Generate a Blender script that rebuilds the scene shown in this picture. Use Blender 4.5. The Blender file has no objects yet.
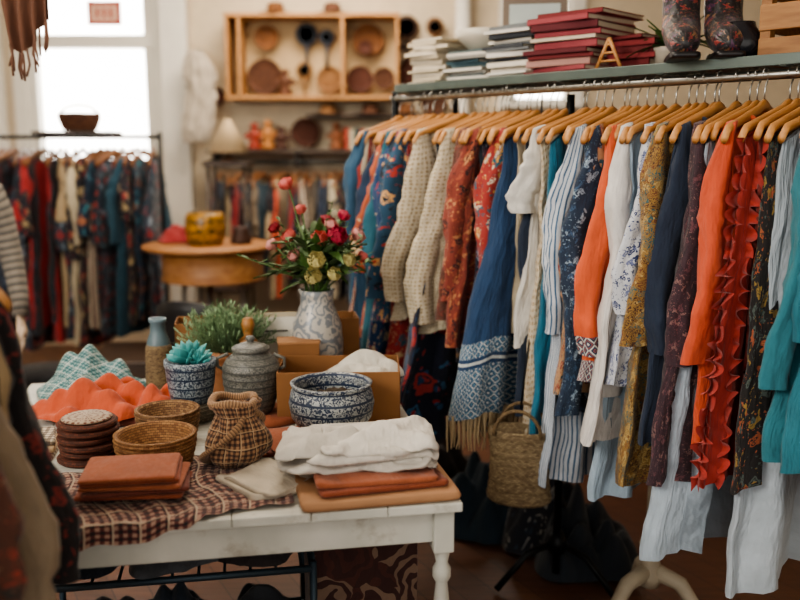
import bpy, math, random
from math import sin, cos, pi, radians, sqrt
from mathutils import Vector, Matrix, noise
R = random.Random(7)

# ---------------------------------------------------------------- materials
def lin(c):
    if isinstance(c, str):
        c = tuple(int(c[i:i+2], 16) for i in (0, 2, 4))
    o = []
    for x in c[:3]:
        x = x/255.0
        o.append(x/12.92 if x <= .04045 else ((x+.055)/1.055)**2.4)
    return (*o, 1.0)

class NT:
    def __init__(s, name):
        s.m = bpy.data.materials.new(name); s.m.use_nodes = True
        s.t = s.m.node_tree; s.b = s.t.nodes['Principled BSDF']
    def n(s, typ, **kw):
        nd = s.t.nodes.new(typ)
        for k, v in kw.items():
            setattr(nd, k, v)
        return nd
    def l(s, a, b): s.t.links.new(a, b)
    def coord(s, kind='UV', scale=(1, 1, 1), rot=0):
        tc = s.n('ShaderNodeTexCoord'); mp = s.n('ShaderNodeMapping')
        s.l(tc.outputs[kind], mp.inputs[0])
        mp.inputs['Scale'].default_value = scale
        mp.inputs['Rotation'].default_value = (0, 0, rot)
        return mp.outputs[0]
    def math(s, op, a, b=None, c=None):
        nd = s.n('ShaderNodeMath', operation=op)
        for i, x in enumerate((a, b, c)):
            if x is None: continue
            if hasattr(x, 'links'): s.l(x, nd.inputs[i])
            else: nd.inputs[i].default_value = x
        return nd.outputs[0]
    def ramp(s, fac, stops, mode='CONSTANT'):
        nd = s.n('ShaderNodeValToRGB'); cr = nd.color_ramp; cr.interpolation = mode
        while len(cr.elements) < len(stops): cr.elements.new(.5)
        for e, (p, c) in zip(cr.elements, stops):
            e.position = p; e.color = lin(c) if len(c) != 4 else c
        s.l(fac, nd.inputs[0]); return nd.outputs[0]
    def mix(s, fac, a, b, blend='MIX'):
        nd = s.n('ShaderNodeMix', data_type='RGBA', blend_type=blend)
        for i, x in ((0, fac), (6, a), (7, b)):
            if hasattr(x, 'links'): s.l(x, nd.inputs[i])
            else: nd.inputs[i].default_value = x
        return nd.outputs[2]
    def noise(s, vec, scale, detail=3, rough=.5):
        nd = s.n('ShaderNodeTexNoise'); s.l(vec, nd.inputs['Vector'])
        nd.inputs['Scale'].default_value = scale; nd.inputs['Detail'].default_value = detail
        nd.inputs['Roughness'].default_value = rough
        return nd
    def bump(s, h, strength=.3, dist=.003, prev=None):
        nd = s.n('ShaderNodeBump'); s.l(h, nd.inputs['Height'])
        nd.inputs['Strength'].default_value = strength; nd.inputs['Distance'].default_value = dist
        if prev: s.l(prev, nd.inputs['Normal'])
        s.l(nd.outputs[0], s.b.inputs['Normal']); return nd.outputs[0]
    def fin(s, col, rough=.8, metal=0, var=.0, coord=None):
        if var > 0:
            nz = s.noise(coord or s.coord('Object'), 9, 4)
            f = s.ramp(nz.outputs[0], [(.3, (1-var,)*3+(1,)), (.7, (1, 1, 1, 1))], 'LINEAR')
            col = s.mix(1.0, col, f, 'MULTIPLY')
        if hasattr(col, 'links'): s.l(col, s.b.inputs['Base Color'])
        else: s.b.inputs['Base Color'].default_value = col
        s.b.inputs['Roughness'].default_value = rough
        s.b.inputs['Metallic'].default_value = metal
        return s.m

CACHE = {}
def soft(c, k=.10):
    r, g, b, _ = lin(c); L = .3*r+.6*g+.1*b
    return (r+(L-r)*k+.007, g+(L-g)*k+.006, b+(L-b)*k+.006, 1)
def fabric(kind, cols, sc=10., rough=.9, bump=.25, rot=0, sheen=.12, wr=.6):
    key = (kind, tuple(cols), sc, rot)
    if key in CACHE: return CACHE[key]
    s = NT('fabric_%s_%s' % (kind, cols[0]))
    uv = s.coord('UV', rot=rot)
    sep = s.n('ShaderNodeSeparateXYZ'); s.l(uv, sep.inputs[0]); U, V = sep.outputs[0], sep.outputs[1]
    C = [soft(c) for c in cols]
    if kind == 'solid':
        rgb = s.n('ShaderNodeRGB'); rgb.outputs[0].default_value = C[0]; col = rgb.outputs[0]
    elif kind == 'vstripe':
        f = s.math('FRACT', s.math('MULTIPLY', U, sc)); k = len(C)
        col = s.ramp(f, [(i/k, C[i]) for i in range(k)])
    elif kind == 'hstripe':
        f = s.math('FRACT', s.math('MULTIPLY', V, sc)); k = len(C)
        col = s.ramp(f, [(i/k, C[i]) for i in range(k)])
    elif kind == 'plaid':
        a = s.math('GREATER_THAN', s.math('FRACT', s.math('MULTIPLY', U, sc)), .5)
        b = s.math('GREATER_THAN', s.math('FRACT', s.math('MULTIPLY', V, sc)), .5)
        f = s.math('MULTIPLY', s.math('ADD', a, b), .45)
        col = s.ramp(f, [(0, C[0]), (.3, C[1]), (.7, C[2])])
        if len(C) > 3:
            a2 = s.math('GREATER_THAN', s.math('FRACT', s.math('MULTIPLY', U, sc/3)), .93)
            b2 = s.math('GREATER_THAN', s.math('FRACT', s.math('MULTIPLY', V, sc/3)), .93)
            col = s.mix(s.math('MAXIMUM', a2, b2), col, C[3])
    elif kind in ('floral', 'paisley'):
        nz = s.noise(uv, sc*1.6, 2)
        add = s.n('ShaderNodeMixRGB'); add.blend_type = 'LINEAR_LIGHT'; add.inputs[0].default_value = .035 if kind == 'floral' else .06
        s.l(uv, add.inputs[1]); s.l(nz.outputs['Color'], add.inputs[2])
        vo = s.n('ShaderNodeTexVoronoi'); s.l(add.outputs[0], vo.inputs['Vector']); vo.inputs['Scale'].default_value = sc
        d = vo.outputs['Distance']
        sc3 = s.n('ShaderNodeSeparateColor'); s.l(vo.outputs['Color'], sc3.inputs[0])
        rest = C[1:]
        pick = s.ramp(sc3.outputs[0], [(i/len(rest), rest[i]) for i in range(len(rest))])
        pick2 = s.ramp(sc3.outputs[1], [(i/len(rest), rest[::-1][i]) for i in range(len(rest))])
        if kind == 'floral':
            vo3 = s.n('ShaderNodeTexVoronoi'); s.l(add.outputs[0], vo3.inputs['Vector']); vo3.inputs['Scale'].default_value = sc*3.4
            dd = s.math('ADD', d, s.math('MULTIPLY', vo3.outputs['Distance'], .28))
            fl = s.math('LESS_THAN', dd, .50)
            ce = s.math('LESS_THAN', d, .12)
            rim = s.math('LESS_THAN', s.math('ABSOLUTE', s.math('SUBTRACT', dd, .30)), .03)
            vo2 = s.n('ShaderNodeTexVoronoi'); s.l(add.outputs[0], vo2.inputs['Vector']); vo2.inputs['Scale'].default_value = sc*2.7
            sp = s.math('LESS_THAN', vo2.outputs['Distance'], .26)
            col = s.mix(sp, C[0], pick2); col = s.mix(fl, col, pick); col = s.mix(rim, col, C[0]); col = s.mix(ce, col, pick2)
        else:
            f = s.math('FRACT', s.math('MULTIPLY', d, 4.2))
            col = s.mix(s.math('LESS_THAN', f, .45), C[0], pick)
    elif kind == 'dots':
        vo = s.n('ShaderNodeTexVoronoi'); s.l(uv, vo.inputs['Vector']); vo.inputs['Scale'].default_value = sc
        vo.inputs['Randomness'].default_value = .25
        col = s.mix(s.math('LESS_THAN', vo.outputs['Distance'], .3), C[0], C[1])
    elif kind == 'folk':
        pp = s.math('PINGPONG', s.math('MULTIPLY', U, 26), .5)
        qq = s.math('PINGPONG', s.math('MULTIPLY', V, 26), .5)
        dia = s.math('FRACT', s.math('MULTIPLY', s.math('ADD', pp, qq), 2.0))
        pat = s.ramp(dia, [(0, C[1]), (.3, C[0]), (.65, C[2]), (.8, C[0])])
        k1 = s.math('LESS_THAN', V, .20)
        k2 = s.math('MULTIPLY', s.math('GREATER_THAN', V, .24), s.math('LESS_THAN', V, .30))
        ln = s.math('LESS_THAN', s.math('ABSOLUTE', s.math('SUBTRACT', V, .22)), .006)
        col = s.mix(s.math('MAXIMUM', k1, k2), C[0], pat); col = s.mix(ln, col, C[1])
    nz2 = s.noise(uv, 14, 4)
    f = s.ramp(nz2.outputs[0], [(.3, (.78, .78, .78, 1)), (.7, (1, 1, 1, 1))], 'LINEAR')
    col = s.mix(1.0, col, f, 'MULTIPLY')
    s.l(col, s.b.inputs['Base Color'])
    s.b.inputs['Roughness'].default_value = rough
    s.b.inputs['Sheen Weight'].default_value = sheen
    wv = s.noise(uv, 90, 3, .6)
    pb = s.bump(wv.outputs[0], bump, .004)
    w2 = s.noise(s.coord('UV', (1.0, .35, 1), rot+.25), 17, 3, .55)
    s.bump(w2.outputs[0], wr, .03, pb)
    CACHE[key] = s.m
    return s.m

def simple(name, c, rough=.5, metal=0, var=.15, bump=0, bscale=60):
    if name in CACHE: return CACHE[name]
    s = NT(name); co = s.coord('Object')
    m = s.fin(lin(c), rough, metal) if var == 0 else None
    if var:
        rgb = s.n('ShaderNodeRGB'); rgb.outputs[0].default_value = lin(c)
        m = s.fin(rgb.outputs[0], rough, metal, var, co)
    if bump:
        s.bump(s.noise(co, bscale, 4).outputs[0], bump, .004)
    CACHE[name] = m
    return m

def wood(name, c1, c2, scale=6, rough=.5, stretch=(1, 8, 8)):
    if name in CACHE: return CACHE[name]
    s = NT(name); co = s.coord('Object', stretch)
    nz = s.noise(co, scale, 6, .6)
    col = s.ramp(nz.outputs[0], [(.3, c1), (.7, c2)], 'LINEAR')
    s.bump(nz.outputs[0], .15, .002)
    CACHE[name] = s.fin(col, rough); return CACHE[name]

def wicker(name, c1, c2, sc=90):
    if name in CACHE: return CACHE[name]
    s = NT(name); co = s.coord('UV')
    br = s.n('ShaderNodeTexBrick'); s.l(co, br.inputs['Vector'])
    br.inputs['Color1'].default_value = lin(c1); br.inputs['Color2'].default_value = lin(c2)
    br.inputs['Mortar'].default_value = tuple(x*.25 for x in lin(c2)[:3])+(1,)
    br.inputs['Scale'].default_value = sc; br.inputs['Mortar Size'].default_value = .06
    br.inputs['Mortar Smooth'].default_value = .6
    br.inputs['Brick Width'].default_value = 1.2; br.inputs['Row Height'].default_value = .6
    m = s.fin(br.outputs['Color'], .75)
    s.bump(s.math('SUBTRACT', 1.0, br.outputs['Fac']), .9, .006)
    CACHE[name] = m; return m

def ceramic(name, c1, c2, sc, kind='floral'):
    if name in CACHE: return CACHE[name]
    s = NT(name); uv = s.coord('UV')
    sep = s.n('ShaderNodeSeparateXYZ'); s.l(uv, sep.inputs[0])
    nz = s.noise(uv, sc*1.5, 3)
    add = s.n('ShaderNodeMixRGB'); add.blend_type = 'LINEAR_LIGHT'; add.inputs[0].default_value = .02
    s.l(uv, add.inputs[1]); s.l(nz.outputs['Color'], add.inputs[2])
    vo = s.n('ShaderNodeTexVoronoi'); s.l(add.outputs[0], vo.inputs['Vector']); vo.inputs['Scale'].default_value = sc
    f = s.math('FRACT', s.math('MULTIPLY', vo.outputs['Distance'], 3.0))
    g = s.math('LESS_THAN', f, .5)
    hb = s.math('GREATER_THAN', s.math('FRACT', s.math('MULTIPLY', sep.outputs[1], sc*.75)), .8)
    col = s.mix(g, lin(c1), lin(c2)); 
    if kind == 'floral': col = s.mix(hb, col, lin(c2))
    m = s.fin(col, .35, var=.2, coord=uv)
    s.bump(f, .25, .003)
    CACHE[name] = m; return m

WOODT = wood('hanger_wood', 'a06c3c', 'c49058', 5, .45)
CHROME = simple('chrome_metal', 'a4a4a0', .3, 1, 0)
BLACKM = simple('black_metal', '121416', .45, .6, .1)
TEALM = simple('grey_shelf_paint', '5f6c68', .35, .3, .2)

# ---------------------------------------------------------------- mesh builder
class MB:
    def __init__(s): s.v = []; s.f = []; s.m = []; s.uv = []; s.sm = []; s.xf = Matrix()
    def add(s, p): s.v.append(tuple(s.xf @ Vector(p))); return len(s.v)-1
    def face(s, idx, mat, uv=None, smooth=True):
        s.f.append(tuple(idx)); s.m.append(mat); s.sm.append(smooth)
        s.uv.append(uv or [(0, 0)]*len(idx))
    def loft(s, rings, mat=0, cap0=True, cap1=True, vv=None, mats=None, uscale=None):
        n = len(rings[0]); ids = [[s.add(p) for p in r] for r in rings]
        per = 0
        for r in rings:
            q = sum((Vector(r[i])-Vector(r[(i+1) % n])).length for i in range(n)); per = max(per, q)
        if uscale: per = uscale
        acc = 0; vs = [0]
        for a, b in zip(rings, rings[1:]):
            acc += (Vector(a[0])-Vector(b[0])).length; vs.append(acc)
        if vv: vs = vv
        for k in range(len(rings)-1):
            mm = mats[k] if mats else mat
            for i in range(n):
                j = (i+1) % n
                u0, u1 = i/n*per, (i+1)/n*per
                s.face((ids[k][i], ids[k][j], ids[k+1][j], ids[k+1][i]), mm,
                       [(u0, vs[k]), (u1, vs[k]), (u1, vs[k+1]), (u0, vs[k+1])])
        if cap0: s.face(ids[0][::-1], mats[0] if mats else mat, [(p[0], p[1]) for p in rings[0][::-1]])
        if cap1: s.face(ids[-1], mats[-1] if mats else mat, [(p[0], p[1]) for p in rings[-1]])
    def lathe(s, prof, c=(0, 0, 0), mat=0, seg=32, wob=0, mats=None, cap0=True, cap1=True, sy=1):
        rings = []
        for r, z in prof:
            ring = []
            for i in range(seg):
                a = 2*pi*i/seg; rr = max(r, .0005)
                ring.append((c[0]+rr*cos(a), c[1]+rr*sin(a)*sy, c[2]+z))
            rings.append(ring)
        s.loft(rings, mat, cap0, cap1, mats=mats)
    def tube(s, pts, rad, mat=0, seg=8, cap=True, flat=1.0):
        pts = [Vector(p) for p in pts]; n = len(pts)
        rad = rad if isinstance(rad, (list, tuple)) else [rad]*n
        up = None; rings = []
        for i, p in enumerate(pts):
            t = (pts[min(i+1, n-1)]-pts[max(i-1, 0)]).normalized()
            if up is None:
                up = t.orthogonal().normalized()
            else:
                up = (up - t*up.dot(t)).normalized()
            w = t.cross(up)
            rings.append([tuple(p + up*cos(2*pi*k/seg)*rad[i]+w*sin(2*pi*k/seg)*rad[i]*flat) for k in range(seg)])
        s.loft(rings, mat, cap, cap)
    def box(s, c, d, mat=0, rz=0, rx=0, ry=0):
        M = Matrix.Translation(c) @ Matrix.Rotation(rz, 4, 'Z') @ Matrix.Rotation(ry, 4, 'Y') @ Matrix.Rotation(rx, 4, 'X')
        h = [x/2 for x in d]
        P = [(-h[0], -h[1], -h[2]), (h[0], -h[1], -h[2]), (h[0], h[1], -h[2]), (-h[0], h[1], -h[2]),
             (-h[0], -h[1], h[2]), (h[0], -h[1], h[2]), (h[0], h[1], h[2]), (-h[0], h[1], h[2])]
        ids = [s.add(M @ Vector(p)) for p in P]
        for q, ax in (((0, 3, 2, 1), (0, 1)), ((4, 5, 6, 7), (0, 1)), ((0, 1, 5, 4), (0, 2)), ((2, 3, 7, 6), (0, 2)), ((1, 2, 6, 5), (1, 2)), ((3, 0, 4, 7), (1, 2))):
            s.face([ids[i] for i in q], mat, [(P[i][ax[0]]+h[ax[0]], P[i][ax[1]]+h[ax[1]]) for i in q], False)
    def grid(s, fn, nu, nv, mat=0, su=1, sv=1):
        ids = [[s.add(fn(i/nu, j/nv)) for j in range(nv+1)] for i in range(nu+1)]
        for i in range(nu):
            for j in range(nv):
                s.face((ids[i][j], ids[i+1][j], ids[i+1][j+1], ids[i][j+1]), mat,
                       [(i/nu*su, j/nv*sv), ((i+1)/nu*su, j/nv*sv), ((i+1)/nu*su, (j+1)/nv*sv), (i/nu*su, (j+1)/nv*sv)])
    def slab(s, c, w, d, h, mat=0, rz=0, seed=0, soft=.006, rough=1, dome=0, e=.17, sag=0):
        seg = 64; rings = []
        cr, sr = cos(rz), sin(rz)
        def pt(k, sc, z):
            a = 2*pi*(k+.5)/seg
            x = w/2*sc*abs(cos(a))**e*(1 if cos(a) >= 0 else -1); y = d/2*sc*abs(sin(a))**e*(1 if sin(a) >= 0 else -1)
            nz = noise.noise(Vector((x*11+seed*3.1, y*13, seed)))+.5*noise.noise(Vector((x*28+seed*3.1, y*31, seed)))
            ex = noise.noise(Vector((x*9+seed, y*9, z*40+seed)))
            x += ex*soft*rough; y += noise.noise(Vector((y*9+seed, x*9, z*40+5)))*soft*rough
            zz = z + (nz*soft*.9*rough if z > h*.4 else 0) + (dome*(1-sc*sc) if z > h*.6 else 0) - sag*sc**4*(1 if z > h*.4 else .6)
            return (c[0]+x*cr-y*sr, c[1]+x*sr+y*cr, c[2]+zz)
        for sc, z in ((.9, 0), (.985, h*.12), (1, h*.5), (.985, h*.88), (.95, h), (.85, h), (.7, h), (.55, h), (.4, h), (.25, h), (.1, h)):
            rings.append([pt(k, sc, z) for k in range(seg)])
        ids = [[s.add(p) for p in r] for r in rings]
        for k in range(len(rings)-1):
            for i in range(seg):
                j = (i+1) % seg; q = (ids[k][i], ids[k][j], ids[k+1][j], ids[k+1][i])
                pp = (rings[k][i], rings[k][j], rings[k+1][j], rings[k+1][i])
                s.face(q, mat, [(p[0], p[1]+p[2]) for p in pp])
        s.face(ids[0][::-1], mat); s.face(ids[-1], mat, [(p[0], p[1]+p[2]) for p in rings[-1]])
    def mound(s, c, w, d, h, mat=0, seed=0, ridge=.5, freq=9, rz=0, lobes=.15):
        """soft crumpled cloth: rounded folds that run across the pile"""
        N = 96; K = 44
        cr, sr = cos(rz), sin(rz); rows = []
        for k in range(K+1):
            r = k/K; row = []
            for i in range(N):
                a = 2*pi*i/N
                lob = 1+lobes*noise.noise(Vector((cos(a)*1.6+seed, sin(a)*1.6, seed*1.7)))*2+.03*noise.noise(Vector((cos(a)*6+seed, sin(a)*6, seed)))
                x = w/2*r*cos(a)*lob; y = d/2*r*sin(a)*lob
                base = (1-r**2.2)
                wx = x+.05*noise.noise(Vector((x*6, y*6, seed+9))); wy = y+.05*noise.noise(Vector((x*6, y*6, seed+19)))
                f1 = .5+.5*sin(wx*freq*4.2+wy*freq*6.5+5*noise.noise(Vector((x*4, y*4, seed))))
                f2 = .5+.5*sin(wx*freq*9+wy*freq*-5.2+seed+4*noise.noise(Vector((x*5, y*5, seed+3))))
                big = noise.noise(Vector((x*7+seed, y*7, seed)))
                z = h*base*(.62+.35*big+ridge*(.26*(f1**.7-.5)+.16*(f2**.7-.5))) + .005 + .014*(1-base)*f1*(1 if r < 1 else .2)
                z = max(z, .003)
                row.append((c[0]+x*cr-y*sr, c[1]+x*sr+y*cr, c[2]+z))
            rows.append(row)
        ids = [[s.add(p) for p in r] for r in rows]
        for k in range(K):
            for i in range(N):
                j = (i+1) % N; q = ((k, i), (k+1, i), (k+1, j), (k, j))
                s.face([ids[a][b] for a, b in q], mat, [(rows[a][b][0], rows[a][b][1]+rows[a][b][2]) for a, b in q])
    def build(s, name, mats, loc=(0, 0, 0), rz=0, bevel=0, solid=0, sub=0):
        me = bpy.data.meshes.new(name); me.from_pydata(s.v, [], s.f)
        uvl = me.uv_layers.new(name='UVMap')
        for pi_, p in enumerate(me.polygons):
            for q, li in enumerate(p.loop_indices):
                uvl.data[li].uv = s.uv[pi_][q]
            p.material_index = s.m[pi_]; p.use_smooth = s.sm[pi_]
        for m in mats: me.materials.append(m)
        o = bpy.data.objects.new(name, me); bpy.context.scene.collection.objects.link(o)
        o.location = loc; o.rotation_euler = (0, 0, rz)
        if bevel:
            b = o.modifiers.new('bevel', 'BEVEL'); b.width = bevel; b.segments = 2; b.limit_method = 'ANGLE'; b.angle_limit = radians(50)
        if solid:
            b = o.modifiers.new('solid', 'SOLIDIFY'); b.thickness = solid; b.offset = 1
        return o

# ---------------------------------------------------------------- camera
cam_d = bpy.data.cameras.new('camera'); cam = bpy.data.objects.new('camera', cam_d)
bpy.context.scene.collection.objects.link(cam); bpy.context.scene.camera = cam
cam.location = (0, 0, 1.55); cam.rotation_euler = (radians(90-9.6), 0, 0)
cam_d.lens = 40; cam_d.sensor_width = 36; cam_d.clip_start = .05
cam_d.dof.use_dof = True; cam_d.dof.focus_distance = 2.4; cam_d.dof.aperture_fstop = 1.4

# ---------------------------------------------------------------- room
def room():
    s = NT('floor_planks'); co = s.coord('Object', rot=radians(62))
    br = s.n('ShaderNodeTexBrick'); s.l(co, br.inputs['Vector'])
    br.inputs['Color1'].default_value = lin('5c3a28'); br.inputs['Color2'].default_value = lin('6a4430')
    br.inputs['Mortar'].default_value = lin('2c1c12'); br.inputs['Scale'].default_value = 1.0
    br.inputs['Mortar Size'].default_value = .002; br.inputs['Brick Width'].default_value = 3.0; br.inputs['Row Height'].default_value = .12
    nz = s.noise(s.coord('Object', (1, 12, 1), radians(62)), 5, 6)
    f = s.ramp(nz.outputs[0], [(.3, (.55, .55, .55, 1)), (.7, (1, 1, 1, 1))], 'LINEAR')
    fl = s.fin(s.mix(1., br.outputs[0], f, 'MULTIPLY'), .4)
    wall = simple('wall_plaster', 'cdbda4', .9, 0, .12, .15, 20)
    wallw = simple('white_paint', 'dedad0', .6, 0, .06)
    ceil = simple('ceiling_paint', 'e8e4dc', .9, 0, .05)
    m = MB(); m.box((-.4, 2.6, -.05), (8.2, 9.4, .1)); m.build('floor', [fl])
    m = MB(); m.box((-.4, 2.6, 3.25), (8.2, 9.4, .1)); m.build('ceiling', [ceil])
    Y = 7.0
    m = MB()
    def wb(x0, x1, z0, z1): m.box(((x0+x1)/2, Y+.1, (z0+z1)/2), (x1-x0, .2, z1-z0))
    W = [(-4.25, -3.13), (-2.85, -1.88)]; z0, z1 = 1.15, 3.0
    wb(-4.5, -4.25, 0, 3.2); wb(-3.13, -2.85, 0, 3.2); wb(-1.88, .85, 0, 3.2); wb(1.3, 3.7, 0, 3.2); wb(.85, 1.3, 0, 1.9)
    wb(.85, 1.3, 2.95, 3.2)
    for a, b in W: wb(a, b, 0, z0); wb(a, b, z1, 3.2)
    m.build('wall_back', [wall])
    gl = NT('window_glass'); tr = gl.n('ShaderNodeBsdfTransparent'); go = gl.n('ShaderNodeBsdfGlossy'); mx = gl.n('ShaderNodeMixShader')
    go.inputs['Roughness'].default_value = .05; mx.inputs[0].default_value = .04
    gl.l(tr.outputs[0], mx.inputs[1]); gl.l(go.outputs[0], mx.inputs[2]); gl.l(mx.outputs[0], gl.t.nodes['Material Output'].inputs[0])
    for k, (a, b, z0_, z1_) in enumerate([(W[0][0], W[0][1], z0, z1), (W[1][0], W[1][1], z0, z1), (.85, 1.3, 1.9, 2.95)]):
        m = MB(); c = (a+b)/2; w = b-a; t = .07 if k < 2 else .04; zc = (z0_+z1_)/2; H = z1_-z0_
        m.box((a+t/2, Y+.05, zc), (t, .12, H)); m.box((b-t/2, Y+.05, zc), (t, .12, H))
        m.box((c, Y+.05, z0_+t/2), (w, .12, t)); m.box((c, Y+.05, z1_-t/2), (w, .12, t))
        m.box((c, Y+.03, 2.36), (w, .14, .10 if k < 2 else .04)); m.box((c, Y-.08, z0_-.02), (w+.14, .26, .04))
        m.box((a-.05, Y-.02, zc), (.1, .05, H+.1)); m.box((b+.05, Y-.02, zc), (.1, .05, H+.1))
        m.box((c, Y+.08, zc), (w-.1, .006, H-.1), 1)
        m.build('window_%d' % (k+1), [wallw, gl.m], bevel=.004)
    m = MB(); m.box((-4.55, 2.6, 1.6), (.1, 9.4, 3.2)); m.build('wall_left', [wall])
    m = MB(); m.box((3.75, 2.6, 1.6), (.1, 9.4, 3.2)); m.build('wall_right', [wall])
    m = MB(); m.box((.9, 6.985, .06), (5.5, .03, .12)); m.build('baseboard_back', [wallw])
    m = MB(); m.box((-1.70, 6.93, 1.6), (.2, .13, 3.2)); m.build('trim_1', [wallw], bevel=.01)
    m = MB(); m.tube([(.47, 6.9, 3.2), (.47, 6.9, .0)], .055, 0, 16); m.build('trim_2', [wallw])
room()

# ---------------------------------------------------------------- garments
def garment_geo(mb, L=1., wt=.212, wh=.25, th=.03, sleeve=None, slen=.5, sout=.085, srad=.058, mb_=0, ms=0, mh=1, mm=2,
                seed=0, n=48, rows=34, folds=4, amp=.02, neck=.055, hanger=True, fringe=None, ruffle=None, hook=True, collar=False, trim=None, drift=None):
    rr = random.Random(seed*13+5); ph = rr.random()*6; ph2 = rr.random()*6; skew = rr.uniform(-.05, .0) if drift is None else drift
    def wid(t):
        if t < .12: return wt*(1-.05*t/.12)
        q = (t-.12)/.88; return wt*.95+(wh-wt*.95)*q**.9
    rings = []; vv = []
    for r in range(rows+1):
        t = r/rows; w = wid(t); ring = []
        for k in range(n):
            a = 2*pi*k/n; cx, sy = cos(a), sin(a)
            fx = abs(cx)**.75*(1 if cx >= 0 else -1)
            xt = wt*fx; x = w*fx
            zt = -.100-.30*abs(xt) - (.02*(abs(xt)/wt)**6)
            if abs(xt) < .085: zt -= neck*(1-(xt/.085)**2)**.5
            zb = -L+.016*sin(3*fx+ph)+.008*sin(11*fx+ph2)
            z = zt*(1-t)+zb*t
            b = th*min(1, .35+t*3.2)
            A = amp*t**.6
            y = b*abs(sy)**.6*(1 if sy >= 0 else -1) + A*sin(folds*fx*2.2+ph+.7*t) + A*.5*sin(folds*fx*4.7+ph2-1.1*t)+A*.32*sin(folds*fx*9.3+ph-ph2+2*t)
            y += .014*noise.noise(Vector((x*10, z*5, seed)))+.008*noise.noise(Vector((x*25, z*14, seed+4)))
            x += skew*t+.022*noise.noise(Vector((z*5, seed, sy)))*min(1, t*4)
            ring.append((x, y, z))
        rings.append(ring); vv.append(L*(1-t))
    mats_ = [mb_]*(rows+1)
    if trim is not None:
        for q in range(rows-3, rows+1): mats_[q] = trim
    mb.loft(rings, mb_, False, False, vv=vv, mats=mats_)
    if sleeve:
        for sg in (-1, 1):
            rs = []; K = 22; ph3 = rr.random()*6; vv = []
            out = sout*rr.uniform(.6, 1.3); bendy = rr.uniform(-.02, .02)
            for q in range(K+1):
                t = q/K
                cx = sg*(wt-.035+out*min(1, t*1.3)+.012*sin(t*6+ph3)); cz = -.128-.03*min(1, t*6)-slen*t
                rx = srad*(.35+.65*min(1, t*5))*(1-.22*t); ry = .030*(.4+.6*min(1, t*5))
                ring = []
                for k in range(20):
                    a = 2*pi*k/20
                    w_ = 1+.16*sin(3*a+ph3+t*5)+.26*noise.noise(Vector((cos(a)*2, t*11, seed+sg)))+.14*noise.noise(Vector((sin(a)*5, t*26, seed+sg)))
                    ring.append((cx+rx*cos(a)*w_, ry*sin(a)*w_+.010*sin(t*7+ph3)+bendy*t, cz - .3*sg*rx*cos(a)*(1-min(1, t*4))))
                rs.append(ring); vv.append(slen*(1-t))
            mt = [ms]*(K+1)
            if trim is not None: mt[-3:] = [trim]*3
            mb.loft(rs, ms, True, False, vv=vv, uscale=.26, mats=mt)
    if collar:
        pts = [(.088*cos(a), .030*sin(a), -.118-.045*max(0, -sin(a))**2) for a in [k*pi/14 for k in range(29)]]
        mb.tube(pts, .013, mb_, 8, True, .6)
        mb.box((0, -th-.012, -.30), (.02, .004, .22), mb_)
    if hanger:
        rings = []
        for i in range(-12, 13):
            x = i/12*(wt+.012); z = -.086-.30*abs(x)-(.02 if abs(i) == 12 else 0)+(.006 if abs(i) < 2 else 0)
            hz = .017-.004*abs(i)/12; hy = .0075+.003*abs(i)/12
            rings.append([(x, hy*cos(2*pi*k/8+pi/8), z+hz*sin(2*pi*k/8+pi/8)) for k in range(8)])
        mb.loft(rings, mh)
        if hook:
            pts = [(0, 0, -.075), (0, 0, -.035), (.006, 0, -.022)]+[(.018*cos(a), 0, .018*sin(a)) for a in [radians(d) for d in range(-50, 200, 25)]]
            mb.tube(pts, .0022, mm, 6)
    if fringe is not None:
        for i in range(56):
            fx = -1+2*i/55; x = wh*fx+rr.uniform(-.004, .004)+skew
            for sgn in (-1, 1):
                y = sgn*th*sqrt(max(0, 1-fx*fx))*.9+amp*sin(folds*fx*2.2+ph+.7)
                mb.tube([(x, y, -L+.022), (x+rr.uniform(-.006, .006), y+rr.uniform(-.006, .006), -L-.05), (x+rr.uniform(-.01, .01), y, -L-.095+rr.uniform(-.01, .01))], [.0045, .0035, .002], fringe, 5, False)
    if ruffle is not None:
        for x0, dx, dy in ((-.175, -.012, -.028), (-.212, -.026, -.024), (-.212, -.034, -.006), (-.12, -.01, -.026), (-.05, -.01, -.026)):
            def fn(a, b, x0=x0, dx=dx, dy=dy):
                z = -.17-(L-.19)*a; k = min(1, a*5)
                return (x0*(1+(wh/wt-1)*a)+skew*a+dx*b+(.013*sin(a*150+x0*40)+.006*sin(a*61))*b*k, -(th*.9)*(1 if x0 > -.2 else .35)+dy*b+.011*sin(a*123+x0*60)*b, z+.008*sin(a*130)*b)
            mb.grid(fn, 300, 3, ruffle, L, .05)

RD = Vector((-.662, .7495)); ND = Vector((.7495, .662)); A0 = Vector((1.08, 2.4)); ZR = 1.75
ANG = math.atan2(ND.y, ND.x)
def RP(s, n=0, z=0):
    p = A0+RD*s+ND*n; return (p.x, p.y, z)

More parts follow.
